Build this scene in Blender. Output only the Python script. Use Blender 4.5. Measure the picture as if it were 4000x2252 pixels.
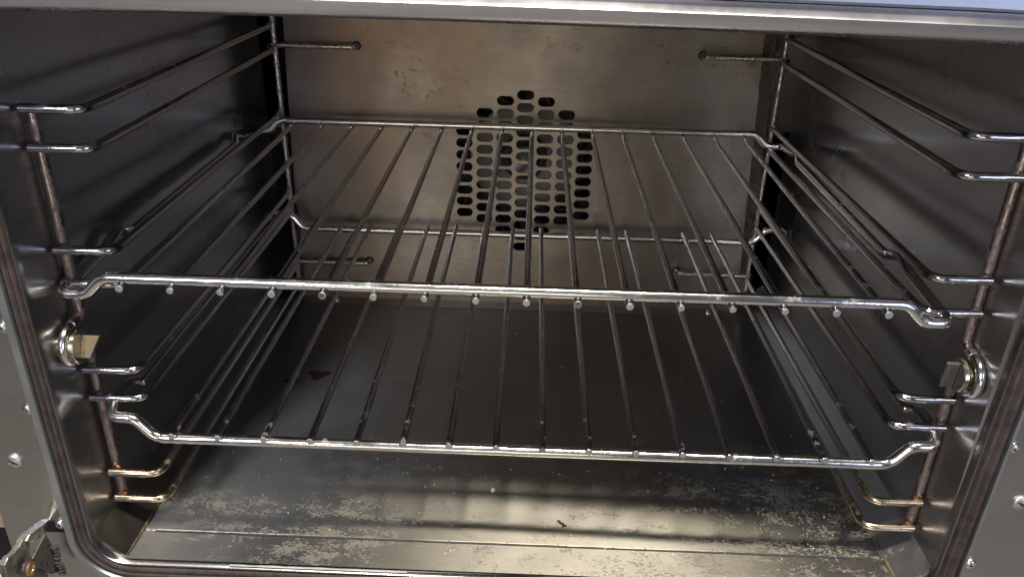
import bpy, bmesh, math, random
from mathutils import Vector, Matrix
random.seed(7)
S = bpy.context.scene
C = S.collection
for o in list(bpy.data.objects): bpy.data.objects.remove(o)

# ------------------------------------------------------------------ camera
cam = bpy.data.cameras.new('camera'); co = bpy.data.objects.new('camera', cam); C.objects.link(co)
co.matrix_world = Matrix(((0.99928924, -0.03355711, 0.01717366, 0.01330),
                          (0.0302159, 0.4406417, -0.89717439, -0.36770),
                          (0.02253915, 0.89705564, 0.44134247, 0.18838),
                          (0, 0, 0, 1)))
cam.sensor_width = 36; cam.lens = 28.34; cam.clip_start = .01; cam.clip_end = 50
S.camera = co

# ------------------------------------------------------------------ world: dim kitchen seen all round
W = bpy.data.worlds.new('World'); S.world = W; W.use_nodes = True
nt = W.node_tree; nt.nodes.clear()
wo = nt.nodes.new('ShaderNodeOutputWorld'); bg = nt.nodes.new('ShaderNodeBackground')
tc = nt.nodes.new('ShaderNodeTexCoord'); sx = nt.nodes.new('ShaderNodeSeparateXYZ')
mr = nt.nodes.new('ShaderNodeMapRange'); mr.inputs[1].default_value = -1; mr.inputs[2].default_value = 1
cr = nt.nodes.new('ShaderNodeValToRGB'); e = cr.color_ramp.elements
e[0].position = 0; e[0].color = (.03, .028, .027, 1)
e[1].position = 1; e[1].color = (.09, .09, .10, 1)
for pos, c in ((.30, (.045, .042, .04, 1)), (.44, (.045, .042, .040, 1)), (.54, (.06, .058, .060, 1)), (.70, (.09, .09, .10, 1))):
    k = e.new(pos); k.color = c
nt.links.new(tc.outputs['Generated'], sx.inputs[0]); nt.links.new(sx.outputs[2], mr.inputs[0])
nt.links.new(mr.outputs[0], cr.inputs[0]); nt.links.new(cr.outputs[0], bg.inputs[0]); nt.links.new(bg.outputs[0], wo.inputs[0])
bg.inputs[1].default_value = 1.0

def lamp(name, loc, target, sx_, sy_, power, col):
    l = bpy.data.lights.new(name, 'AREA'); l.shape = 'RECTANGLE'; l.size = sx_; l.size_y = sy_
    l.energy = power; l.color = col
    o = bpy.data.objects.new(name, l); C.objects.link(o); o.location = loc
    d = Vector(target) - Vector(loc); o.rotation_euler = d.to_track_quat('-Z', 'Y').to_euler()
    return o
lamp('ceiling_lamp', (.19, -.37, 1.50), (.10, .05, -.17), .72, .08, 40, (1.0, .93, .78))
lamp('ceiling_lamp', (.05, -2.2, 1.75), (0, 0, 0), 1.0, .30, .8, (1.0, .95, .88))
lamp('window_lamp', (1.50, -2.0, .45), (0, 0, 0), .8, 1.2, 11, (.60, .70, 1.0))
lamp('window_lamp', (-1.02, -2.0, 1.0), (0, 0, -.05), .5, .8, 24, (.78, .84, 1.0))
lamp('room_glow_lamp', (-.225, -2.2, -.20), (-.02, .3, -.02), .95, .8, 4.6, (1.0, .87, .70))  # unseen area lamp added in place of the tan room opposite

S.view_settings.view_transform = 'Standard'; S.view_settings.look = 'None'
S.view_settings.exposure = 0.38; S.view_settings.gamma = 1
S.render.engine = 'CYCLES'
S.cycles.max_bounces = 14; S.cycles.glossy_bounces = 12; S.cycles.diffuse_bounces = 4
S.cycles.sample_clamp_indirect = 6

# ------------------------------------------------------------------ materials
class NB:
    def __init__(s, name):
        s.m = bpy.data.materials.new(name); s.m.use_nodes = True; s.t = s.m.node_tree; s.n = s.t.nodes; s.n.clear()
        s.out = s.n.new('ShaderNodeOutputMaterial'); s.b = s.n.new('ShaderNodeBsdfPrincipled')
        s.t.links.new(s.b.outputs[0], s.out.inputs[0]); s.tc = s.n.new('ShaderNodeTexCoord')
    def L(s, a, b): s.t.links.new(a, b)
    def map(s, scale, loc=(0, 0, 0)):
        m = s.n.new('ShaderNodeMapping'); m.inputs['Scale'].default_value = scale; m.inputs['Location'].default_value = loc
        s.L(s.tc.outputs['Object'], m.inputs[0]); return m.outputs[0]
    def noise(s, scale, vec, detail=3, rough=.5, dist=0):
        n = s.n.new('ShaderNodeTexNoise'); n.inputs['Scale'].default_value = scale; n.inputs['Detail'].default_value = detail
        n.inputs['Roughness'].default_value = rough; n.inputs['Distortion'].default_value = dist; s.L(vec, n.inputs['Vector']); return n.outputs[0]
    def rng(s, v, a, b, c, d):
        m = s.n.new('ShaderNodeMapRange'); s.L(v, m.inputs[0])
        for i, q in enumerate((a, b, c, d)): m.inputs[1+i].default_value = q
        return m.outputs[0]
    def mixc(s, f, a, b):
        m = s.n.new('ShaderNodeMix'); m.data_type = 'RGBA'
        if isinstance(f, float): m.inputs[0].default_value = f
        else: s.L(f, m.inputs[0])
        for i, v in ((6, a), (7, b)):
            if isinstance(v, tuple): m.inputs[i].default_value = (*v, 1)
            else: s.L(v, m.inputs[i])
        return m.outputs[2]
    def math(s, op, a, b=None):
        m = s.n.new('ShaderNodeMath'); m.operation = op; m.use_clamp = op in ('MULTIPLY', 'ADD') 
        for i, v in ((0, a), (1, b)):
            if v is None: continue
            if isinstance(v, (int, float)): m.inputs[i].default_value = v
            else: s.L(v, m.inputs[i])
        return m.outputs[0]
    def bump(s, h, strength, dist):
        b = s.n.new('ShaderNodeBump'); b.inputs['Strength'].default_value = strength; b.inputs['Distance'].default_value = dist
        s.L(h, b.inputs['Height']); s.L(b.outputs[0], s.b.inputs['Normal'])
    def set(s, k, v):
        i = s.b.inputs[k]
        if isinstance(v, (int, float)): i.default_value = v
        elif isinstance(v, tuple): i.default_value = (*v, 1)
        else: s.L(v, i)
    def sep(s):
        q = s.n.new('ShaderNodeSeparateXYZ'); s.L(s.tc.outputs['Object'], q.inputs[0]); return q.outputs

def anis(a, amt, axis='X'):
    t = a.n.new('ShaderNodeTangent'); t.direction_type = 'RADIAL'; t.axis = axis
    a.L(t.outputs[0], a.b.inputs['Tangent']); a.set('Anisotropic', amt)
def steel(name, c1, c2, r1, r2, brush, bstr=.12, spots=None, stain=None, aniso=0, axis='X'):
    """sheet steel: brushed along the axis with the small scale, cloudy tarnish, grease spots"""
    a = NB(name)
    cl = a.noise(9, a.map((1, 1, 1)), 4, .6)
    col = a.mixc(a.rng(cl, .35, .65, 0, 1), c1, c2)
    br = a.noise(1, a.map(brush), 3, .6)
    col = a.mixc(a.rng(br, .3, .7, 0, .22), col, tuple(x*.6 for x in c1))
    rough = a.rng(a.noise(22, a.map((1, 1, 1)), 5, .65), .3, .7, r1, r2)
    met = 1.0
    if stain:
        sc, lo, hi, sm = stain
        f = a.rng(a.noise(7, a.map((1, 1, 1.3), (3, 1, 2)), 5, .6), lo, hi, 0, 1)
        col = a.mixc(f, col, sc)
    if spots:
        sc, scale, lo, hi = spots
        f = a.rng(a.noise(scale, a.map((1, 1, 1)), 4, .7), lo, hi, 0, 1)
        reg = a.rng(a.noise(11, a.map((1, 1, 1), (5, 5, 5)), 2), .42, .6, 0, 1)
        f = a.math('MULTIPLY', f, reg)
        col = a.mixc(f, col, sc); rough = a.math('ADD', rough, a.math('MULTIPLY', f, .3))
        met = a.rng(f, 0, 1, 1, .2)
    a.set('Base Color', col); a.set('Metallic', met); a.set('Roughness', rough)
    a.bump(br, bstr, .0002)
    if aniso: anis(a, aniso, axis)
    return a.m

M = {}
M['wall'] = steel('wall_steel', (.45, .44, .44), (.52, .51, .51), .24, .28, (30, 14, 900), .0, aniso=.86, axis='Z')
M['panel'] = steel('panel_steel', (.29, .26, .225), (.48, .425, .36), .38, .46, (22, 22, 700), .15, aniso=.96,
                   spots=((.24, .20, .16), 210, .58, .70), stain=((.34, .25, .19), .48, .68, 0))
M['strip'] = steel('stained_steel', (.34, .27, .21), (.42, .34, .27), .30, .45, (40, 40, 500), .2,
                   spots=((.02, .016, .014), 70, .50, .56))
M['face'] = steel('face_steel', (.46, .44, .41), (.53, .51, .48), .24, .34, (12, 20, 900), .12)
M['rim'] = steel('rim_steel', (.42, .44, .44), (.47, .49, .49), .38, .5, (60, 60, 60), .05)
M['hood'] = steel('hood_steel', (.60, .585, .62), (.68, .665, .70), .22, .36, (8, 500, 500), .18,
                  spots=((.20, .12, .08), 60, .64, .74))
M['control'] = steel('control_steel', (.52, .55, .64), (.58, .61, .70), .38, .48, (8, 500, 500), .18)
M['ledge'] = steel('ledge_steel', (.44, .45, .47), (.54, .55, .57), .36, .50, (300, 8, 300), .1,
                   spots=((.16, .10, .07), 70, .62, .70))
M['shaded_ledge'] = steel('shaded_ledge_steel', (.15, .135, .115), (.20, .18, .15), .34, .46, (300, 8, 300), .1)  # left ledge: darker brown copy of the ledge steel, shade put into colour
M['fan'] = steel('fan_steel', (.09, .087, .084), (.14, .134, .13), .40, .5, (200, 200, 200), .1)
M['dark'] = steel('tarnished_steel', (.05, .045, .04), (.08, .07, .06), .4, .6, (50, 50, 50), .1)

# floor: glossy steel with burnt-on pale residue
a = NB('floor_steel')
xyz = a.sep()
br = a.noise(1, a.map((14, 800, 300)), 3, .6)
col = a.mixc(a.rng(a.noise(8, a.map((1, 1, 1)), 4), .35, .65, 0, 1), (.25, .236, .208), (.32, .30, .265))
col = a.mixc(a.rng(br, .3, .7, 0, .25), col, (.18, .17, .15))
fine = a.noise(1, a.map((430, 700, 10)), 3, .75)
clus = a.noise(1, a.map((70, 120, 10)), 3, .55)
pt = a.math('ADD', a.math('MULTIPLY', fine, .60), a.math('MULTIPLY', clus, .40))
side = a.math('ABSOLUTE', a.math('SUBTRACT', xyz[0], .022))
reg = a.rng(side, .040, .10, .25, 1)
front = a.rng(xyz[1], .13, .06, 0, 1)
loc = a.rng(a.noise(17, a.map((1, 1.4, 1), (1.3, 2.1, 0)), 3), .38, .58, .25, 1)
thr = a.math('MULTIPLY', a.math('MULTIPLY', reg, front), loc)
f = a.rng(a.math('SUBTRACT', a.math('ADD', pt, a.math('MULTIPLY', thr, .10)), .600), 0, .018, 0, 1)
pcol = a.mixc(a.noise(40, a.map((1, 1, 1)), 3), (.09, .078, .058), (.20, .178, .135))
fm = a.math('MULTIPLY', f, .75)
col = a.mixc(fm, col, pcol)
sp = a.rng(a.noise(420, a.map((1, 1, 1)), 1), .77, .80, 0, 1)
col = a.mixc(sp, col, (.7, .68, .62))
a.set('Base Color', col); a.set('Metallic', a.rng(fm, 0, 1, 1, .15))
a.set('Roughness', a.math('ADD', a.rng(a.noise(20, a.map((1, 1, 1)), 5, .65), .3, .7,   .34, .41), a.math('MULTIPLY', f, .25)))
anis(a, .97)
a.bump(a.math('ADD', a.math('MULTIPLY', br, .25), a.math('MULTIPLY', f, .5)), .3, .0003)
M['floor'] = a.m

def wire(name, base, rough, grime, gcol, gthr, bs=.25, gmet=.3):
    a = NB(name)
    n1 = a.noise(120, a.map((1, 1, 1)), 5, .65); n2 = a.noise(420, a.map((1, 1, 1)), 3, .6)
    f = a.math('MULTIPLY', a.rng(n1, gthr, gthr+.12, 0, 1), grime)
    a.set('Base Color', a.mixc(f, base, gcol))
    a.set('Metallic', a.rng(f, 0, 1, 1, gmet))
    a.set('Roughness', a.math('ADD', a.rng(n1, .3, .7, rough, rough+.10), a.math('MULTIPLY', f, .3)))
    a.bump(a.math('ADD', a.math('MULTIPLY', n1, .6), a.math('MULTIPLY', n2, .4)), bs, .0005)
    return a.m
M['chrome'] = wire('chrome_wire', (.76, .75, .73), .10, .5, (.30, .25, .18), .60, .22)
M['rod'] = wire('rod_wire', (.50, .50, .51), .05, .7, (.17, .125, .09), .57, .5, .13)
M['rung'] = wire('rung_wire', (.46, .45, .45), .08, .4, (.20, .16, .13), .58, .4, .15)
M['rivet'] = wire('bronze_rivet', (.62, .45, .25), .25, .8, (.28, .12, .04), .50, .35)
a = NB('bronzed_wire')
q = a.sep(); n1 = a.noise(120, a.map((1, 1, 1)), 5, .65)
f = a.math('MULTIPLY', a.rng(q[1], -.100, -.150, 0, 1), a.rng(n1, .30, .55, .8, 1))
f2 = a.math('MULTIPLY', f, a.rng(a.noise(260, a.map((1, 1, 1)), 4), .54, .68, 0, .6))
a.set('Base Color', a.mixc(f2, a.mixc(f, (.55, .54, .53), (.64, .53, .39)), (.26, .14, .07)))
a.set('Metallic', a.rng(f2, 0, 1, 1, .35)); a.set('Roughness', a.rng(n1, .3, .7, .14, .28)); a.bump(n1, .2, .0005)
M['bronze'] = a.m
M['post'] = wire('tarnished_post', (.44, .37, .34), .24, .9, (.17, .105, .09), .48, .75, .3)
M['backpost'] = wire('back_post', (.58, .54, .48), .22, .7, (.24, .16, .11), .48, .5)
M['rust'] = wire('rusty_wire', (.22, .12, .07), .45, .9, (.26, .085, .025), .46, .8, .1)
M['screw'] = wire('zinc_screw', (.66, .66, .62), .22, .4, (.35, .33, .27), .55, .2)
M['white_screw'] = wire('pale_screw', (.55, .56, .53), .38, .5, (.30, .30, .27), .50, .4)
M['cut_end'] = wire('cut_end', (.48, .48, .46), .45, .7, (.20, .18, .15), .50, .4, .5)
M['hinge'] = wire('hinge_steel', (.34, .325, .29), .42, .8, (.16, .13, .09), .48, .5)
M['brass'] = wire('dull_brass', (.17, .155, .12), .55, .8, (.20, .15, .08), .50, .4)
M['knob'] = wire('polished_knob', (.55, .50, .40), .16, .5, (.20, .14, .08), .55, .2)
M['tarn'] = wire('grimy_steel', (.20, .195, .19), .28, .8, (.08, .06, .045), .45, .5)

a = NB('gasket_rubber')
n = a.noise(130, a.map((1, 1, 1)), 5, .7)
a.set('Base Color', a.mixc(a.rng(n, .35, .65, 0, 1), (.030, .022, .019), (.066, .048, .043)))
a.set('Roughness', a.rng(n, .3, .7, .62, .82)); a.set('Specular IOR Level', .35); a.bump(n, .25, .0004); M['gasket'] = a.m
def plain(name, c, r, met=0.0):
    a = NB(name); n = a.noise(60, a.map((1, 1, 1)), 4)
    a.set('Base Color', a.mixc(a.rng(n, .35, .65, 0, 1), tuple(x*.75 for x in c), c)); a.set('Roughness', r); a.set('Metallic', met); return a.m
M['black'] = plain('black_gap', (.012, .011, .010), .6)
M['crumb'] = plain('pale_crumb', (.72, .70, .64), .5)
M['spill'] = plain('spill_grease', (.08, .037, .026), .24)
M['film'] = plain('white_film', (.45, .44, .42), .4)
M['burnt'] = plain('burnt_crumb', (.03, .018, .010), .8)
M['tan'] = plain('tan_wall', (.42, .32, .20), .7)
M['kitchen_dark'] = plain('dark_floor', (.27, .25, .225), .6)

# ------------------------------------------------------------------ mesh helpers
def link(name, bm, mat, parent=None, smooth=True, loc=None):
    me = bpy.data.meshes.new(name); bm.normal_update(); bm.to_mesh(me); bm.free()
    if smooth:
        for p in me.polygons: p.use_smooth = True
        try: me.set_sharp_from_angle(angle=math.radians(38))
        except Exception: pass
    me.materials.append(M[mat] if isinstance(mat, str) else mat)
    o = bpy.data.objects.new(name, me); C.objects.link(o)
    if parent: o.parent = parent
    if loc: o.location = loc
    return o
def tag(o, label=None, cat=None, group=None, kind=None):
    for k, v in (('label', label), ('category', cat), ('group', group), ('kind', kind)):
        if v: o[k] = v
    return o
def empty(name, loc, label, cat, group=None):
    o = bpy.data.objects.new(name, None); C.objects.link(o); o.location = loc; o.empty_display_size = .02
    return tag(o, label, cat, group)
V = Vector
def fillet(P, r, n=6):
    """polyline with each inner corner rounded to radius r"""
    P = [V(p) for p in P]; out = [P[0]]
    rr = r if isinstance(r, (list, tuple)) else [r]*len(P)
    for i in range(1, len(P)-1):
        a, b, c = P[i-1], P[i], P[i+1]
        u = (a-b).normalized(); w = (c-b).normalized()
        ang = u.angle(w)
        if ang > 3.10 or rr[i] <= 0: out.append(b); continue
        t = min(rr[i]/math.tan(ang/2), (a-b).length*.48, (c-b).length*.48)
        p0 = b+u*t; p1 = b+w*t
        for k in range(n+1):
            s = k/n; out.append((1-s)**2*p0 + 2*s*(1-s)*b + s*s*p1)
    out.append(P[-1]); return out
def resample(P, step):
    out = [P[0]]
    for a, b in zip(P, P[1:]):
        n = max(1, int((b-a).length/step))
        for k in range(1, n+1): out.append(a.lerp(b, k/n))
    return out
def tube(bm, P, r, n=12, closed=False, cap=True, wob=0.0, step=None, round_end=False):
    P = [V(p) for p in P]
    if step: P = resample(P, step)
    Q = [P[0]]
    for p in P[1:]:
        if (p-Q[-1]).length > 1e-6: Q.append(p)
    P = Q; N = len(P)
    T = []
    for i in range(N):
        if closed: d = P[(i+1) % N]-P[i-1]
        else: d = P[min(i+1, N-1)]-P[max(i-1, 0)]
        T.append(d.normalized())
    up = V((0, 0, 1)) if abs(T[0].z) < .9 else V((1, 0, 0))
    u = T[0].cross(up).normalized(); rings = []
    for i in range(N):
        u = (u - T[i]*u.dot(T[i])).normalized(); v = T[i].cross(u)
        ri = r*(1+random.uniform(-wob, wob))
        if round_end and not closed:
            pass
        rings.append([bm.verts.new(P[i]+(u*math.cos(2*math.pi*k/n)+v*math.sin(2*math.pi*k/n))*ri) for k in range(n)])
    for i in range(N if closed else N-1):
        A, B = rings[i], rings[(i+1) % N]
        for k in range(n): bm.faces.new((A[k], A[(k+1) % n], B[(k+1) % n], B[k]))
    if cap and not closed:
        for ring, s in ((rings[0], -1), (rings[-1], 1)):
            i = 0 if s < 0 else N-1
            c = P[i]+T[i]*s*r*.22
            inner = [bm.verts.new(P[i]+(q.co-P[i])*.8+T[i]*s*r*.18) for q in ring]
            cv = bm.verts.new(c)
            for k in range(n):
                f = (ring[k], ring[(k+1) % n], inner[(k+1) % n], inner[k]); g = (inner[k], inner[(k+1) % n], cv)
                bm.faces.new(f if s > 0 else f[::-1]); bm.faces.new(g if s > 0 else g[::-1])
    return bm
def box(bm, lo, hi):
    x0, y0, z0 = lo; x1, y1, z1 = hi
    v = [bm.verts.new(q) for q in ((x0,y0,z0),(x1,y0,z0),(x1,y1,z0),(x0,y1,z0),(x0,y0,z1),(x1,y0,z1),(x1,y1,z1),(x0,y1,z1))]
    for f in ((3,2,1,0),(4,5,6,7),(0,1,5,4),(1,2,6,5),(2,3,7,6),(3,0,4,7)): bm.faces.new([v[i] for i in f])
def quad(bm, *P): return bm.faces.new([bm.verts.new(p) for p in P])
def lathe(bm, prof, org, axis, n=28, caps=True):
    """prof: (distance along axis, radius)"""
    ax = V(axis).normalized(); up = V((0, 0, 1)) if abs(ax.z) < .9 else V((1, 0, 0))
    u = ax.cross(up).normalized(); v = ax.cross(u); org = V(org); R = []
    for d, r in prof:
        if r < 1e-7: R.append([bm.verts.new(org+ax*d)])
        else: R.append([bm.verts.new(org+ax*d+(u*math.cos(2*math.pi*k/n)+v*math.sin(2*math.pi*k/n))*r) for k in range(n)])
    for A, B in zip(R, R[1:]):
        for k in range(n):
            k2 = (k+1) % n
            if len(A) == 1: bm.faces.new((A[0], B[k2], B[k]))
            elif len(B) == 1: bm.faces.new((A[k], A[k2], B[0]))
            else: bm.faces.new((A[k], A[k2], B[k2], B[k]))
def prism(bm, poly, d, f):
    """poly of 2-D points, f(u,v,w)->xyz, thickness from w=d[0] to d[1]"""
    A = [bm.verts.new(f(u, v, d[0])) for u, v in poly]; B = [bm.verts.new(f(u, v, d[1])) for u, v in poly]
    bm.faces.new(A[::-1]); bm.faces.new(B); n = len(poly)
    for k in range(n): bm.faces.new((A[k], A[(k+1) % n], B[(k+1) % n], B[k]))
def bevelled(o, w, seg=2):
    m = o.modifiers.new('bevel', 'BEVEL'); m.width = w; m.segments = seg; m.limit_method = 'ANGLE'; m.angle_limit = math.radians(35)

# ------------------------------------------------------------------ dimensions (metres)
XL, XR = -.2355, .2540            # cavity side walls
YF, YB = -.012, .378              # cavity front edge, rear wall
ZT = .172                         # cavity ceiling
PX = .0105                        # middle
YP = .345                         # baffle plane
def zfloor(y): return -.172 - max(0, y-.03)*.024
LED = .0160                       # ledge width

# ------------------------------------------------------------------ setting
bm = bmesh.new(); box(bm, (-2.2, .45, -.600), (-.40, .50, 1.8))
tag(link('kitchen_wall', bm, 'tan', smooth=False), kind='structure')
bm = bmesh.new(); box(bm, (-2.2, .47, -.949), (1.5, .52, -.601))  # black box in place of the shaded gap under the cabinet
tag(link('toe_kick_shade', bm, 'black', smooth=False), kind='structure')
bm = bmesh.new(); quad(bm, (-6, -6, -.95), (6, -6, -.95), (6, 6, -.95), (-6, 6, -.95))
tag(link('kitchen_floor', bm, 'kitchen_dark', smooth=False), kind='structure')

# ------------------------------------------------------------------ the oven
oven = empty('oven', (PX, 0, -.19), 'open stainless steel convection oven cavity with perforated fan panel and brown door gasket', 'oven')
def P_(name, bm, mat, parent=None, smooth=True):
    o = link(name, bm, mat, None, smooth)
    par = parent or oven
    o.parent = par
    if par is oven: o.matrix_parent_inverse = Matrix.Translation(-V(oven.location))
    return o

# side walls: gently dented sheet so that reflections wander
def wall_sheet(x, sgn):
    bm = bmesh.new(); ny, nz = 46, 34; g = []
    for i in range(ny+1):
        y = YF + (YB-YF)*i/ny; row = []
        for j in range(nz+1):
            zb = zfloor(y)+LED-.001; z = zb+(ZT-zb)*j/nz
            d = .0005*math.sin(9*y+2.1*sgn)*math.sin(11*z+1)+.00025*math.sin(31*y+z*17)
            d *= min(1, i/9)**2*min(1, (ny-i)/6)*min(1, j/6)
            row.append(bm.verts.new((x+d, y, z)))
        g.append(row)
    for i in range(ny):
        for j in range(nz):
            f = (g[i][j], g[i+1][j], g[i+1][j+1], g[i][j+1]); bm.faces.new(f if sgn > 0 else f[::-1])
    return bm
P_('side_wall', wall_sheet(XL, -1), 'wall'); P_('side_wall', wall_sheet(XR, 1), 'wall')
bm = bmesh.new(); quad(bm, (XL, YB, -.185), (XR, YB, -.185), (XR, YB, ZT), (XL, YB, ZT)); P_('rear_wall', bm, 'wall')
bm = bmesh.new(); quad(bm, (XL, YF, ZT), (XL, YB, ZT), (XR, YB, ZT), (XR, YF, ZT)); P_('ceiling_sheet', bm, 'wall')

# floor sheet with its upturned front lip
bm = bmesh.new()
ys = [-.0155, -.012, .000, .0045, .0072, .0077, .0085, .0093, .0098, .018, .03, .06, .10, .16, .23, .30, .345, .365, YB]
def zf(y):
    g_ = {.0077: -.0005, .0085: -.0012, .0093: -.0005}.get(y, 0)
    if y < .0110: return -.1720 + max(0, .0085-y)*.02 + g_
    return zfloor(y)
nx = 40; g = []
for y in ys:
    row = []
    for i in range(nx+1):
        x = (XL+LED)+(XR-XL-2*LED)*i/nx
        dz = .0004*math.sin(14*x+5*y)*math.sin(8*y+1) if 0.01 < y < .37 else 0
        row.append(bm.verts.new((x, y, zf(y)+dz)))
    g.append(row)
for A, B in zip(g, g[1:]):
    for i in range(nx): bm.faces.new((A[i], A[i+1], B[i+1], B[i]))
P_('floor_sheet', bm, 'floor')
# black tube along the floor fold, standing in for its shade and reflection
bm = bmesh.new(); tube(bm, [V((XL+LED+.008, .0085, -.17275)), V((XR-LED-.008, .0085, -.17275))], .00085, 8, step=.012, wob=.2); P_('fold_shade', bm, 'black')
# ledges folded up at both sides
for x0, x1 in ((XL, XL+LED), (XR, XR-LED)):
    bm = bmesh.new(); w = .0012 if x0 < 0 else -.0012
    L = []
    for y in (-.0135, .03, .12, .24, YB):
        zb = zf(y) if y > .0085 else -.1722
        L.append([bm.verts.new(q) for q in ((x0, y, zb+LED*.93), (x1, y, zb+.0006), (x1+w, y, zb+.0010), (x1+w, y, zb-.002), (x0, y, zb-.002))])
    for A, B in zip(L, L[1:]):
        for i in range(4): bm.faces.new((A[i], A[i+1], B[i+1], B[i]))
    bm.faces.new(L[0]); bmesh.ops.recalc_face_normals(bm, faces=bm.faces)
    P_('side_ledge', bm, 'ledge' if x0 > 0 else 'shaded_ledge', smooth=False)
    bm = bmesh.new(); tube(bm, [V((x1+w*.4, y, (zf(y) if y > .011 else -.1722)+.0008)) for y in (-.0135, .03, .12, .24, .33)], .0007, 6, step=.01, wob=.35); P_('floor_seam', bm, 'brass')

# ---- baffle panel with slot openings
sw, sh, pit = .0076, .00425, .01115
cols = [(-.0467, -.0057, 8), (-.0283, .0110, 10), (-.0103, .0222, 12), (.0075, .0277, 14), (.0260, .0222, 12), (.0444, .0110, 10), (.0625, -.0057, 8)]
bm = bmesh.new(); cw = .0182; zt, zb = .150, -.1775
x_lo = cols[0][0]-cw/2; edges = []
def vv(x, z, y=YP): return bm.verts.new((x, y, z))
bounds = [x_lo]+[(a[0]+b[0])/2 for a, b in zip(cols, cols[1:])]+[cols[-1][0]+cw/2]
for ci, (cx, ztop, n) in enumerate(cols):
    xa, xb = bounds[ci], bounds[ci+1]
    top = ztop+pit/2; bot = ztop-(n-.5)*pit
    quad(bm, (xa, YP, top), (xb, YP, top), (xb, YP, zt), (xa, YP, zt))
    quad(bm, (xa, YP, zb), (xb, YP, zb), (xb, YP, bot), (xa, YP, bot))
    for k in range(n):
        cz = ztop-k*pit
        N = 24; inner = []; outer = []
        for i in range(N):
            t = 2*math.pi*(i+.5)/N; c, s = math.cos(t), math.sin(t)
            ox = (sw-sh) if c > 0 else -(sw-sh)
            inner.append((cx+ox+sh*c, cz+sh*s))
            hw, hh = (xb-xa)/2, pit/2; mx = (xa+xb)/2
            # ray to the rectangle
            tx = abs(hw/c) if abs(c) > 1e-9 else 1e9; tz = abs(hh/s) if abs(s) > 1e-9 else 1e9
            q = min(tx, tz); outer.append((mx+c*q, cz+s*q))
        corners = [(xb, cz+pit/2), (xa, cz+pit/2), (xa, cz-pit/2), (xb, cz-pit/2)]
        iv = [vv(*q) for q in inner]; ov = [vv(*q) for q in outer]
        bk = [vv(q[0], q[1], YP+.0014) for q in inner]
        for i in range(N):
            j = (i+1) % N
            extra = None
            for c4 in corners:
                a0, a1 = outer[i], outer[j]
                on_v = lambda p: abs(abs(p[0]-mx)-hw) < 1e-7
                if on_v(a0) != on_v(a1) and (c4[0]-mx)*(a0[0]+a1[0]-2*mx) > 0 and (c4[1]-cz)*(a0[1]+a1[1]-2*cz) > 0: extra = vv(*c4)
            f = [iv[i], ov[i]]+([extra] if extra else [])+[ov[j], iv[j]]
            bm.faces.new(f)
            bm.faces.new((iv[j], bk[j], bk[i], iv[i]))
# solid left and right fields (the sheet narrows a little upwards), folded bottom flange
nL, nR = bounds[0], bounds[-1]
quad(bm, (-.2105, YP, zb), (nL, YP, zb), (nL, YP, zt), (-.1995, YP, zt))
quad(bm, (nR, YP, zb), (.2215, YP, zb), (.2045, YP, zt), (nR, YP, zt))
quad(bm, (-.2000, YP-.013, zfloor(YP)+.0006), (.2200, YP-.013, zfloor(YP)+.0006), (.2215, YP, zb), (-.2105, YP, zb))
quad(bm, (-.2105, YP, zb), (-.1995, YP, zt), (-.1995, YP+.012, zt), (-.2105, YP+.012, zb))
bmesh.ops.remove_doubles(bm, verts=bm.verts, dist=1e-6)
bmesh.ops.recalc_face_normals(bm, faces=bm.faces)
baf = P_('fan_baffle', bm, 'panel', smooth=False)
# stained folded edge on the right of the baffle
bm = bmesh.new()
quad(bm, (.2217, YP+.002, zb), (.2335, YP+.006, zb), (.2165, YP+.006, zt), (.2047, YP+.002, zt))
P_('baffle_edge', bm, 'strip', smooth=False)

def phillips(parent, org, axis, r, mat, h=.0022, rot=.5):
    bm = bmesh.new(); n = 7
    prof = [(0, r*1.0), (.0006, r)]+[(.0006+h*math.sin(t), r*math.cos(t)) for t in [math.pi/2*k/n for k in range(1, n+1)]]
    prof[-1] = (prof[-1][0], 0)
    lathe(bm, prof, (0, 0, 0), axis, 24); bmesh.ops.recalc_face_normals(bm, faces=bm.faces)
    s = P_('screw', bm, mat, parent)
    bm = bmesh.new(); ax = V(axis).normalized(); up = V((0, 0, 1)) if abs(ax.z) < .9 else V((1, 0, 0)); u = ax.cross(up).normalized(); v = ax.cross(u)
    top = .0006+h
    for k in range(2):
        t = rot+k*math.pi/2; d = u*math.cos(t)+v*math.sin(t); w = ax.cross(d)
        L = r*.64; ww = r*.20
        # tapered groove blade following the dome
        for sgn in (1, -1):
            pts = []
            for q, lift in ((0, 0), (L*sgn, -h*.22)):
                for e_ in (-1, 1): pts.append(d*q+w*ww*e_*(1 if q == 0 else .45)+ax*(top+lift+.00004*(1+k)))
            vs = [bm.verts.new(p) for p in (pts[0], pts[1], pts[3], pts[2])]; bm.faces.new(vs)
            vs2 = [bm.verts.new(p-ax*.0009) for p in (pts[0], pts[1], pts[3], pts[2])]
            for i in range(4): bm.faces.new((vs[i], vs[(i+1) % 4], vs2[(i+1) % 4], vs2[i]))
    bmesh.ops.recalc_face_normals(bm, faces=bm.faces)
    c = link('cross_recess', bm, 'black', s, smooth=False)
    if parent is None or parent is oven:
        s.matrix_parent_inverse = Matrix.Identity(4); s.location = V(org)-V(oven.location)
    else: s.location = V(org)
    return s
# two screws on the baffle's bottom flange
nrm = V((0, -.45, .9))
for x in (-.1735, .1925):
    phillips(oven, (x, YP-.0075, -.1782), (0, -.75, .66), .0030, 'screw', .0022, random.random())
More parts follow.
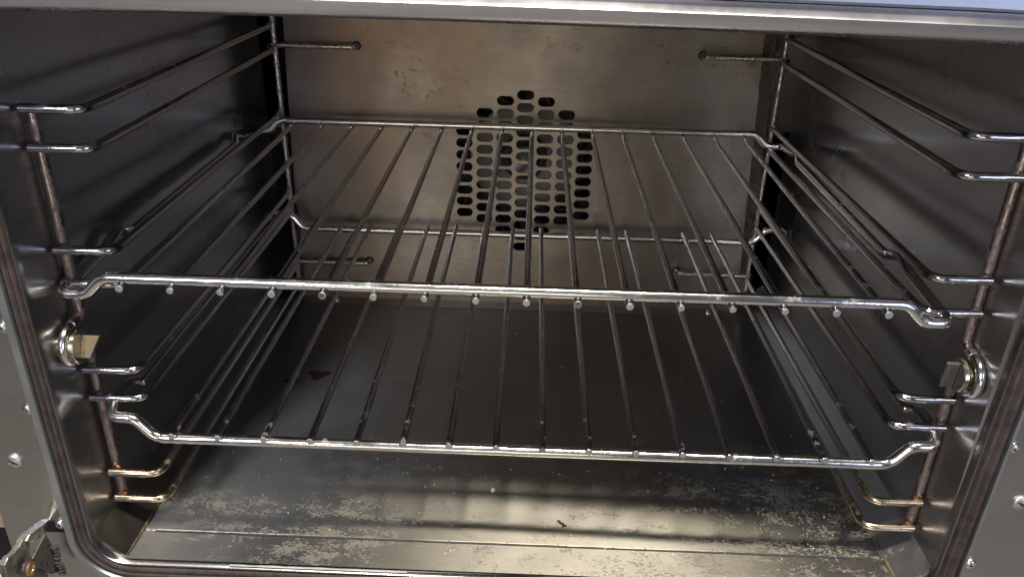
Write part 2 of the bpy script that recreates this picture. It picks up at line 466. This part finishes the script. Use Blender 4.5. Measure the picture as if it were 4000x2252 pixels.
# rims of the holes the hooks go through
# ---- fan behind the baffle
fz = -.037; fx = .0075
fan = P_('fan', bmesh.new(), 'fan')
bm = bmesh.new()
lathe(bm, [(0, .0), (0, .013), (-.001, .0155), (-.001, .0195), (.0, .022), (0, .051), (.002, .053)], (fx, .3735, fz), (0, -1, 0), 48)
bmesh.ops.recalc_face_normals(bm, faces=bm.faces)
for f in bm.faces:
    pass
link('fan_disc', bm, 'fan', fan)
bm = bmesh.new(); lathe(bm, [(0, .085), (.0006, .085), (.0006, 0)], (fx, YB-.0002, fz), (0, -1, 0), 40); bmesh.ops.recalc_face_normals(bm, faces=bm.faces); link('added_dark_backing', bm, 'black', fan)  # black disc added behind the slots to hide rear-wall glints
bm = bmesh.new(); lathe(bm, [(0, .0215), (.0008, .0208), (.0008, .0150), (0, .0142)], (fx, .3715, fz), (0, -1, 0), 48); link('recess_shade', bm, 'black', fan)  # black ring standing in for the dark recess round the hub
bm = bmesh.new()
pr = [(0, .0135), (.006, .0125)]
for k in range(5): r = .0122-k*.0022; pr += [(.0062+k*.0012, r), (.0074+k*.0012, r-.0004), (.0070+k*.0012, r-.0014)]
pr += [(.0125, 0)]
lathe(bm, pr, (fx, .3715, fz), (0, -1, 0), 32); link('hub', bm, 'hinge', fan)
bm = bmesh.new()
for k in range(28):
    t = 2*math.pi*k/28; c, s = math.cos(t), math.sin(t); t2 = t+.20; c2, s2 = math.cos(t2), math.sin(t2)
    a0 = V((fx+.056*c, .3745, fz+.056*s)); a1 = V((fx+.070*c2, .3745, fz+.070*s2)); dy = V((0, -.022, 0)); th = V((-s, 0, c))*.0008
    p = [a0, a1, a1+dy, a0+dy]; A = [bm.verts.new(q) for q in p]; B = [bm.verts.new(q+th) for q in p]
    bm.faces.new(A); bm.faces.new(B[::-1])
    for i in range(4): bm.faces.new((A[i], A[(i+1) % 4], B[(i+1) % 4], B[i]))
link('blades', bm, 'dark', fan, smooth=False)

# ---- door frame: profile swept round the opening
def outline(off):
    """closed outline, offset outwards by off, clockwise from the upper left; returns points + outward normals"""
    pts = []
    def L(z): return -.2345
    def Rr(z): return .2538+.0024*(z+.15)/.15
    zb_, zt_ = -.1728, .1560; r = .021
    corner = [((L(zb_)+r, zb_+r), 180, 270), ((Rr(zb_)-r, zb_+r), 270, 360), ((Rr(zt_)-r, zt_-r), 0, 90), ((L(zt_)+r, zt_-r), 90, 180)]
    for (c, a0, a1) in corner:
        for k in range(13):
            a = math.radians(a0+(a1-a0)*k/12); pts.append((V((c[0]+r*math.cos(a), c[1]+r*math.sin(a))), V((math.cos(a), math.sin(a)))))
    out = []
    for i, (p, n) in enumerate(pts):
        q, m = pts[(i+1) % len(pts)]
        out.append((p, n))
        d = (q-p).length
        if d > .05:
            k = int(d/.02)
            for j in range(1, k): s = j/k; out.append((p.lerp(q, s), n.lerp(m, s).normalized()))
    return out
OUT = outline(0)
def RO(o, n):
    """rim offset: the rim is squeezed narrow on the right-hand jamb"""
    t = max(0, n.x); return .0088*gw(n)*(1-.0*t)+(o-.0088)*(1-.55*t)
def sweep(prof, wfun=None, clampx=False, rim=False):
    bm = bmesh.new(); R = []
    for p, n in OUT:
        k = wfun(n) if wfun and not rim else 1
        F = (lambda o: RO(o, n)) if rim else (lambda o: o)
        R.append([bm.verts.new((p.x+n.x*F(o)*k if not (clampx and j == 0) else min(max(p.x, XL+.0002 if p.x < 0 else 0), XR-.0002) if abs(n.x) < .9 else (XL if n.x < 0 else XR), y, p.y+n.y*F(o)*k)) for j, (o, y) in enumerate(prof)])
    for i in range(len(R)):
        A, B = R[i], R[(i+1) % len(R)]
        for j in range(len(prof)-1): bm.faces.new((A[j], B[j], B[j+1], A[j+1]))
    bmesh.ops.recalc_face_normals(bm, faces=bm.faces)
    return bm
gw = lambda n: 1.0 + .22*max(0, n.x) - .10*max(0, -n.x) + .15*max(0, -n.y)
P_('mouth_flange', sweep([(.0004, -.0118), (.0002, -.0124), (.0002, -.0178), (.0009, -.0188), (.0016, -.0180), (.0016, -.013)], None, True), 'wall')
P_('door_gasket', sweep([(.0017, -.012), (.0018, -.0175), (.0026, -.0196), (.0038, -.0200), (.0047, -.0194), (.0050, -.0189), (.0053, -.0193), (.0060, -.0204),
    (.0070, -.0206), (.0082, -.0196), (.0086, -.012)], gw), 'gasket')
P_('gasket_rim', sweep([(.0088, -.012), (.0088, -.0212), (.0092, -.0218), (.0128, -.0218), (.0134, -.0210), (.0136, -.007)], None, False, True), 'rim')
# front plate around the opening (left edge of the oven at x=-.2926)
bm = bmesh.new(); R0 = []; R1 = []
x0, x1, z0, z1 = -.2926, .3600, -.2400, .1560
def to_rect(p):
    c = V((PX, -.02)); d = p-c; ts = []
    if d.x: ts.append(((x1 if d.x > 0 else x0)-c.x)/d.x)
    if d.y: ts.append(((z1 if d.y > 0 else z0)-c.y)/d.y)
    return c+d*min(t for t in ts if t > 0)
for p, n in OUT:
    q = p+n*RO(.0128, n); R0.append(bm.verts.new((q.x, -.0080, q.y))); e_ = to_rect(p); R1.append(bm.verts.new((e_.x, -.0080, e_.y)))
for i in range(len(R0)):
    j = (i+1) % len(R0); a_, b_ = R1[i].co, R1[j].co
    cv = []
    if abs(a_.x-b_.x) > 1e-4 and abs(a_.z-b_.z) > 1e-4:
        cv = [bm.verts.new((x0 if (a_.x+b_.x) < 2*PX else x1, -.0080, z0 if (a_.z+b_.z) < 0 else z1))]
    bm.faces.new([R0[i], R0[j], R1[j]]+cv+[R1[i]])
bmesh.ops.recalc_face_normals(bm, faces=bm.faces)
quad(bm, (x0, -.0080, z0), (x0, .42, z0), (x0, .42, z1), (x0, -.0080, z1))
fp = P_('front_plate', bm, 'face', smooth=False)

# screws of the front plate
for (x, z, r, mt, h) in ((-.2570, -.0203, .0036, 'screw', .0024), (-.2565, -.0714, .0036, 'screw', .0024), (-.2737, -.1079, .0046, 'white_screw', .0016),
                         (-.2570, -.1530, .0036, 'screw', .0024), (.2775, -.0731, .0036, 'screw', .0024), (.2929, -.1107, .0046, 'white_screw', .0016),
                         (.2771, -.1564, .0036, 'screw', .0024)):
    phillips(oven, (x, -.0080, z), (0, -1, 0), r, mt, h, random.random()*1.5)

# hood: rolled trim over the mouth, control panel above it
def bow(x): return -.0006-.0055*x-.045*x*x
def extr(prof, xa, xb, n=40, sag=0.0):
    bm = bmesh.new(); R = []
    for i in range(n+1):
        s = i/n; x = xa+(xb-xa)*s; R.append([bm.verts.new((x, y, z+sag*math.sin(s*7+1)+bow(x))) for y, z in prof])
    for A, B in zip(R, R[1:]):
        for j in range(len(prof)-1): bm.faces.new((A[j], A[j+1], B[j+1], B[j]))
    bmesh.ops.recalc_face_normals(bm, faces=bm.faces); return bm
prof = [(-.006, .1425), (-.020, .1412), (-.0245, .1408)]
for k in range(1, 9):
    t = k/8*math.radians(82); prof.append((-.0245-.0075*math.sin(t), .1408+.0075*(1-math.cos(t))))
prof += [(-.0322, .1484), (-.0316, .1492), (-.0300, .1532), (-.0270, .1535)]
P_('hood_trim', extr(prof, -.33, .36, 60, .0003), 'hood')
bm = extr([(-.0262, .1536), (-.0305, .1538), (-.0318, .1550), (-.0318, .30)], -.33, .36, 4); P_('control_panel', bm, 'control')

# door hinge at the lower left of the front plate
hinge = P_('door_hinge', bmesh.new(), 'tarn')
def hp(poly, x0_, x1_, name, mat, bev=.0004):
    bm = bmesh.new(); prism(bm, poly, (x0_, x1_), lambda u, v, w: (w, u, v)); bmesh.ops.recalc_face_normals(bm, faces=bm.faces)
    o = link(name, bm, mat, hinge, smooth=False); bevelled(o, bev); return o
bm = bmesh.new(); box(bm, (-.2690, -.0086, -.1600), (-.2560, -.0076, -.1515)); link('hinge_slot', bm, 'black', hinge, smooth=False)
hp([(-.006, -.1515), (-.0262, -.1455), (-.0300, -.1470), (-.0250, -.1522), (-.006, -.1590)], -.2690, -.2640, 'hinge_tongue', 'screw')
hp([(-.024, -.1452), (-.0300, -.1455), (-.0345, -.1470), (-.0390, -.1470), (-.0440, -.1452), (-.0480, -.1470), (-.0490, -.1560), (-.0400, -.1720), (-.0300, -.1820), (-.0200, -.1850), (-.0200, -.1800), (-.0290, -.1600)], -.2690, -.2655, 'hinge_arm', 'hinge')
hp([(-.0175, -.1530), (-.0240, -.1545), (-.0330, -.1570), (-.0395, -.1545), (-.0420, -.1575), (-.0380, -.1620), (-.0290, -.1680), (-.0220, -.1800), (-.0150, -.1850), (-.0150, -.1650)], -.2630, -.2612, 'hinge_cheek', 'tarn')
bm = bmesh.new()
for k in range(9):
    t = k/8; c = V((-.2595, -.0165+.0008*math.sin(9*t), -.164-.021*t)); lathe(bm, [(-.0006, .0), (-.0006, .0021), (.0006, .0021), (.0006, 0)], c, (.2, .3, 1), 12)
bmesh.ops.recalc_face_normals(bm, faces=bm.faces); link('hinge_spring', bm, 'tarn', hinge)
bm = bmesh.new(); lathe(bm, [(0, .0042), (.0008, .0042), (.0012, .0036), (.0009, .0022), (.0002, .0020), (.0002, 0)], (-.2612, -.0370, -.1605), (1, 0, 0), 24)
bmesh.ops.recalc_face_normals(bm, faces=bm.faces); link('rivet', bm, 'rivet', hinge)
bm = bmesh.new(); lathe(bm, [(-.006, .0105), (.001, .0105), (.002, .0098), (.002, .004)], (-.2690, -.0520, -.1540), (1, 0, 0), 28)
bmesh.ops.recalc_face_normals(bm, faces=bm.faces); link('hinge_roller', bm, 'screw', hinge)
# right slot of the other hinge
bm = bmesh.new(); box(bm, (.2760, -.0086, -.1800), (.2880, -.0076, -.1700)); P_('hinge_slot', bm, 'black', smooth=False)
bm = bmesh.new(); box(bm, (.2785, -.0120, -.1800), (.2860, -.0080, -.1718)); P_('hinge_tongue', bm, 'screw', smooth=False)

# ------------------------------------------------------------------ side racks (wire ladders)
LV = [.0895, .0700, .0152, -.0040, -.0578, -.0765, -.1305, -.1500]
def side_rack(sgn, label):
    t = empty('side_rack', (0, .17, -.16), label, 'oven rack support', 'side racks holding the shelves')
    off = V(t.location)
    if sgn < 0: xo, xi, xib, xob, xpf, xpb, xh = -.2333, -.2030, -.2065, -.2122, -.2312, -.2088, -.1395
    else: xo, xi, xib, xob, xpf, xpb, xh = .2514, .2215, .2220, .2282, .2512, .2250, .1580
    def lk(name, bm, mat, lab=None):
        for v in bm.verts: v.co -= off
        o = link(name, bm, mat, t)
        if lab: o['label'] = lab
        return o
    for k, z in enumerate(LV):
        zb_ = z-.0055
        P = [(xo, .0120, z), (xi, .0120, z), (xib, .323, zb_), (xob, .3345, zb_)]
        P = fillet(P, [0, .0085, .006, 0], 7)
        mat = 'rung' if k < 6 else 'bronze'
        bm = bmesh.new(); tube(bm, P, .0024, 12, step=.012)
        lk('rung', bm, mat, 'rusty bronze-toned rung' if k > 5 else None)
    # front post with its loop round the thumb screw
    yP = .0172; zc = -.0370
    P = [(xpf, yP, LV[0]-.0005), (xpf, yP, zc+.0125)]
    P += [(xpf, yP-.004, zc+.0108), (xpf, yP-.011, zc+.0104)]
    for k in range(1, 12):
        a_ = math.radians(90+180*k/12); P.append((xpf-.0012*sgn*0, yP-.0125+.0104*math.cos(a_), zc+.0104*math.sin(a_)))
    P += [(xpf, yP-.011, zc-.0104), (xpf, yP-.004, zc-.0108), (xpf, yP, zc-.0125), (xpf, yP, -.1540)]
    iu, il = 2, len(P)-2
    up = fillet(P[:iu+2], .003, 4); lp = fillet(P[iu+1:il-1], 0); dn = fillet(P[il-2:], .003, 4)
    bm = bmesh.new(); tube(bm, up, .0028, 12, step=.01, wob=.03); lk('front_post', bm, 'post')
    bm = bmesh.new(); tube(bm, [V(q) for q in lp], .0024, 12); lk('post_loop', bm, 'chrome')
    bm = bmesh.new(); tube(bm, dn, .0028, 12, step=.01, wob=.03); lk('front_post', bm, 'post' )
    bm = bmesh.new(); tube(bm, [V((xpb, .3375, .16)), V((xpb, .3375, -.168))], .0023, 12, step=.012, wob=.04); lk('back_post', bm, 'backpost')
    for z in (LV[1]-.0040, LV[6]-.0060):
        bm = bmesh.new(); tube(bm, fillet([(xpb+.003*sgn, .3370, z), (xh, .3370, z), (xh, .352, z)], [0, .005, 0], 6), .0024, 12, step=.01); lk('hook', bm, 'backpost')
    # weld blobs
    bm = bmesh.new()
    for k in (6, 7):
        tube(bm, [(xpf+.0008*sgn, .0152, LV[k]+.0020), (xpf-.0016*sgn, .0148, LV[k]+.0022), (xpf-.0038*sgn, .0142, LV[k]+.0014)], .0013, 8, wob=.2)
    lk('weld', bm, 'rust')
    return t
side_rack(-1, 'left wire side rack with rusty bottom welds beside the left oven wall')
side_rack(1, 'right wire side rack with bronzed lower rungs beside the right oven wall')
# dark holes where the hooks enter the baffle
for x, z in ((-.1395, LV[1]-.0040), (.1580, LV[1]-.0040), (-.1395, LV[6]-.006), (.1580, LV[6]-.006)):
    bm = bmesh.new(); lathe(bm, [(0, .0038), (.0004, .0036), (.0004, .0020)], (x, YP-.0001, z), (0, -1, 0), 20)
    bmesh.ops.recalc_face_normals(bm, faces=bm.faces); link('hook_hole', bm, 'black', baf)

# ------------------------------------------------------------------ thumb screws
def thumb(sgn, label):
    x = XL if sgn < 0 else XR; d = -sgn
    y, z = (.0020 if sgn < 0 else .0047), -.0370
    t = empty('thumb_screw', (x, y, z), label, 'thumb screw', 'thumb screws holding the side racks')
    bm = bmesh.new(); lathe(bm, [(0, .0062), (.0070, .0062), (.0074, .0088), (.0078, .0092), (.0098, .0092), (.0103, .0088), (.0104, 0)], (0, 0, 0), (d, 0, 0), 36)
    bmesh.ops.recalc_face_normals(bm, faces=bm.faces); link('collar', bm, 'knob', t)
    ang = math.radians(-28 if sgn < 0 else 6)
    # flat wing across the head
    bm = bmesh.new(); q = V((0, -math.sin(ang), math.cos(ang)))   # wing's long direction
    w = V((d, 0, 0)).cross(q).normalized()
    a0, L, H = .0104, (.0062 if sgn < 0 else .0078), (.0095 if sgn < 0 else .0068)
    pts = []
    for (l, hgt, th) in ((-L, 0, 1), (L, 0, 1), (L*1.0, H, .7), (-L, H*(.55 if sgn < 0 else 1), .7)):
        for s in (-1, 1): pts.append(V((d*(a0+hgt), 0, 0))+q*l+w*s*.0013*th)
    vs = [bm.verts.new(p) for p in pts]
    for f in ((0, 2, 4, 6), (1, 3, 5, 7), (0, 1, 3, 2), (2, 3, 5, 4), (4, 5, 7, 6), (6, 7, 1, 0)): bm.faces.new([vs[i] for i in f])
    bmesh.ops.recalc_face_normals(bm, faces=bm.faces)
    o = link('wing', bm, 'brass' if sgn < 0 else 'tarn', t, smooth=False); bevelled(o, .0004)
    return t
thumb(-1, 'brass toned thumb screw with angled wing on the left oven wall')
thumb(1, 'dark thumb screw with upright wing on the right oven wall')

# ------------------------------------------------------------------ wire shelves
def shelf(label, up, ox, oz, corner, rail_cap, y0=.0):
    """up=+1: front/back bars sit above the rods and the corners dip; up=-1: the other way over"""
    t = empty('wire_shelf', (ox, .164, oz), label, 'oven shelf', 'wire oven shelves')
    f = up; hw = corner; yf, yb = .0035, .3250; zb_ = .0043*f; zc = -.0058*f if up > 0 else .0088
    off = V(t.location)
    def lk(name, bm, mat):
        for v in bm.verts: v.co.y -= off.y
        return link(name, bm, mat, t)
    bx, jx = hw-.0235, hw-.0135
    hz = .0050*f
    def half(s):
        if up < 0:
            return [(s*bx, yf, zb_), (s*jx, yf, zc), (s*hw, yf, zc), (s*(hw+.0008), .014, zc+.0055), (s*(hw-.0005), .026, zc+.0075), (s*(hw-.0050), .040, zc+.0040),
                    (s*(hw-.0050), .288, zc+.0040), (s*(hw-.0005), .302, zc+.0075), (s*(hw+.0008), .314, zc+.0055), (s*hw, yb, zc), (s*jx, yb, zc), (s*bx, yb, zb_)]
        return [(s*bx, yf, zb_), (s*jx, yf, zc), (s*hw, yf, zc), (s*hw, .055, zc+.004*f), (s*(hw-.001), .068, zc+.0045*f+hz), (s*(hw-.004), .082, zc+.004*f),
                (s*(hw-.004), .262, zc+.004*f), (s*(hw-.001), .275, zc+.0045*f+hz), (s*hw, .288, zc+.004*f), (s*hw, yb, zc), (s*jx, yb, zc), (s*bx, yb, zb_)]
    Pr = half(1); Pl = half(-1)[::-1]
    loop = [(0, yf, zb_)]+Pr+[(0, yb, zb_)]+Pl+[(0, yf, zb_)]
    rr = [0]+[.012, .009, .006, .02, .008, .02, .02, .008, .02, .010, .010, .012]+[0]+[.012, .009, .006, .02, .008, .02, .02, .008, .02, .010, .010, .012][::-1]+[0]
    P = fillet(loop, rr, 7)[:-1]
    bm = bmesh.new(); P = resample([V(q) for q in P]+[V(P[0])], .012)[:-1]
    tube(bm, P, .0032, 16, closed=True, wob=.012); fr = lk('frame', bm, 'chrome')
    # butt weld line of the frame
    for yy, xx in ((yf, .012 if up < 0 else -9), (yb, -.014 if up > 0 else -9)):
        if xx < -1: continue
        bm = bmesh.new(); tube(bm, [(xx-.0002, yy, zb_), (xx+.0002, yy, zb_)], .00312, 14)
        for v in bm.verts: v.co.y -= off.y
        link('butt_weld', bm, 'tarn', fr)
    s = .0263
    for i in range(16):
        x = (i-7.5)*s
        b = random.uniform(-.0006, .0006)
        bm = bmesh.new(); tube(bm, [(x, -.0008, 0), (x, .05, 0), (x+b*.4, .16, random.uniform(-.0004, .0002)), (x, .27, 0), (x, .3292, 0)], .0020, 12, step=.014, wob=.02)
        r_ = lk('rod', bm, 'rod')
        # ground end faces catch the light
        bm = bmesh.new()
        e_ = random.uniform(.85, 1.08); lathe(bm, [(0, .0020*e_), (.0002, .0018*e_), (.0003, 0)], (x+random.uniform(-.0002, .0002), -.00085-off.y-random.uniform(0, .0004), random.uniform(-.0002, .0002)), (0, -1, 0), 12)
        # weld fillet between rod and bar
        bmesh.ops.recalc_face_normals(bm, faces=bm.faces); link('rod_end', bm, 'cut_end', r_)
    for s_ in (-1, 1):
        c0 = rail_cap
        bm = bmesh.new(); xx = s_*(hw-.0072)
        tube(bm, [(xx, c0, .0022 if up > 0 else .0150), (xx, .329-c0, .0022 if up > 0 else .0150)], .0020, 12, step=.014, wob=.02); lk('side_rod', bm, 'rod')
    return t
shelf('upper wire shelf with its front bar raised above the rods', 1, .0008, 0.0, .2312, .074)
shelf('lower wire shelf with rod ends lying on top of its front bar', -1, .0125, -.0925, .2322, .030)

# ------------------------------------------------------------------ crumbs
def lump(name, r, sc, mat, loc, label, cat, n=2, amp=.35):
    bm = bmesh.new(); bmesh.ops.create_icosphere(bm, subdivisions=n, radius=r)
    for v in bm.verts: v.co *= 1+random.uniform(-amp, amp); v.co = V((v.co.x*sc[0], v.co.y*sc[1], v.co.z*sc[2]))
    o = link(name, bm, mat, loc=loc); return tag(o, label, cat)
lump('crumb', .0017, (1, 1, .9), 'crumb', (-.0041, .0576, zfloor(.0576)+.0012), 'white crumb lying alone near the middle of the oven floor', 'crumb', 1)
bm = bmesh.new()
for dx, dy, r in ((0, 0, .0011), (.0016, -.0018, .0012), (.0032, -.0036, .0012), (.0024, -.0046, .0007)):
    m = bmesh.ops.create_icosphere(bm, subdivisions=2, radius=r)
    for v in m['verts']: v.co = V((v.co.x*1.2*(1+random.uniform(-.3, .3)), v.co.y*(1+random.uniform(-.3, .3)), v.co.z*.35))+V((dx, dy, 0))
tag(link('burnt_crumb', bm, 'burnt', loc=(.0395, .030, -.1717)), 'small black burnt crumb on the bright patch of the oven floor', 'crumb')
def smear(name, cx, cy, rx, ry, z, mat, label, cat):
    bm = bmesh.new(); n = 26; top = []; 
    c = bm.verts.new((cx, cy, z+.0004))
    for k in range(n):
        t = 2*math.pi*k/n; q = 1+.22*math.sin(3*t+cx*40)+random.uniform(-.12, .12)
        top.append(bm.verts.new((cx+rx*q*math.cos(t), cy+ry*q*math.sin(t), z+.00012)))
    for k in range(n): bm.faces.new((c, top[k], top[(k+1) % n]))
    return tag(link(name, bm, mat), label, cat)
smear('spill', -.157, .198, .0085, .0065, zfloor(.198)+.0003, 'spill', 'small reddish brown spill on the dark floor under the lower shelf', 'spill')
smear('grease_spot', -.176, .186, .0060, .0045, zfloor(.186)+.0003, 'burnt', 'black grease spot to the left of the reddish spill on the oven floor', 'stain')
# peeling scrap of white film on the front lip
bm = bmesh.new(); R = []
for k in range(30):
    s_ = k/29; x = -.156+.105*s_; w = (.0010+random.uniform(-.0006, .0004))*(1-.8*s_)
    R.append((bm.verts.new((x, -.0182, -.1718)), bm.verts.new((x, -.0182+w+.0006, -.1716+.0001*math.sin(k)))))
for A, B in zip(R, R[1:]): bm.faces.new((A[0], B[0], B[1], A[1]))
tag(link('film_scrap', bm, 'film'), 'thin torn strip of white film stuck to the front lip at the bottom left', 'film scrap')
bm = bmesh.new()
for i in range(230):
    y = random.uniform(.0, .3)**1.0 if random.random() < .4 else random.uniform(.0, .12); x = random.uniform(-.21, .23)
    r = random.uniform(.00018, .00048)
    m = bmesh.ops.create_icosphere(bm, subdivisions=1, radius=r)
    for v in m['verts']: v.co = v.co*(1+random.uniform(-.3, .3))+V((x, y, zf(y)+r*.6))
tag(link('crumbs', bm, 'crumb'), 'tiny pale crumbs sprinkled over the oven floor', 'crumbs', kind='stuff')
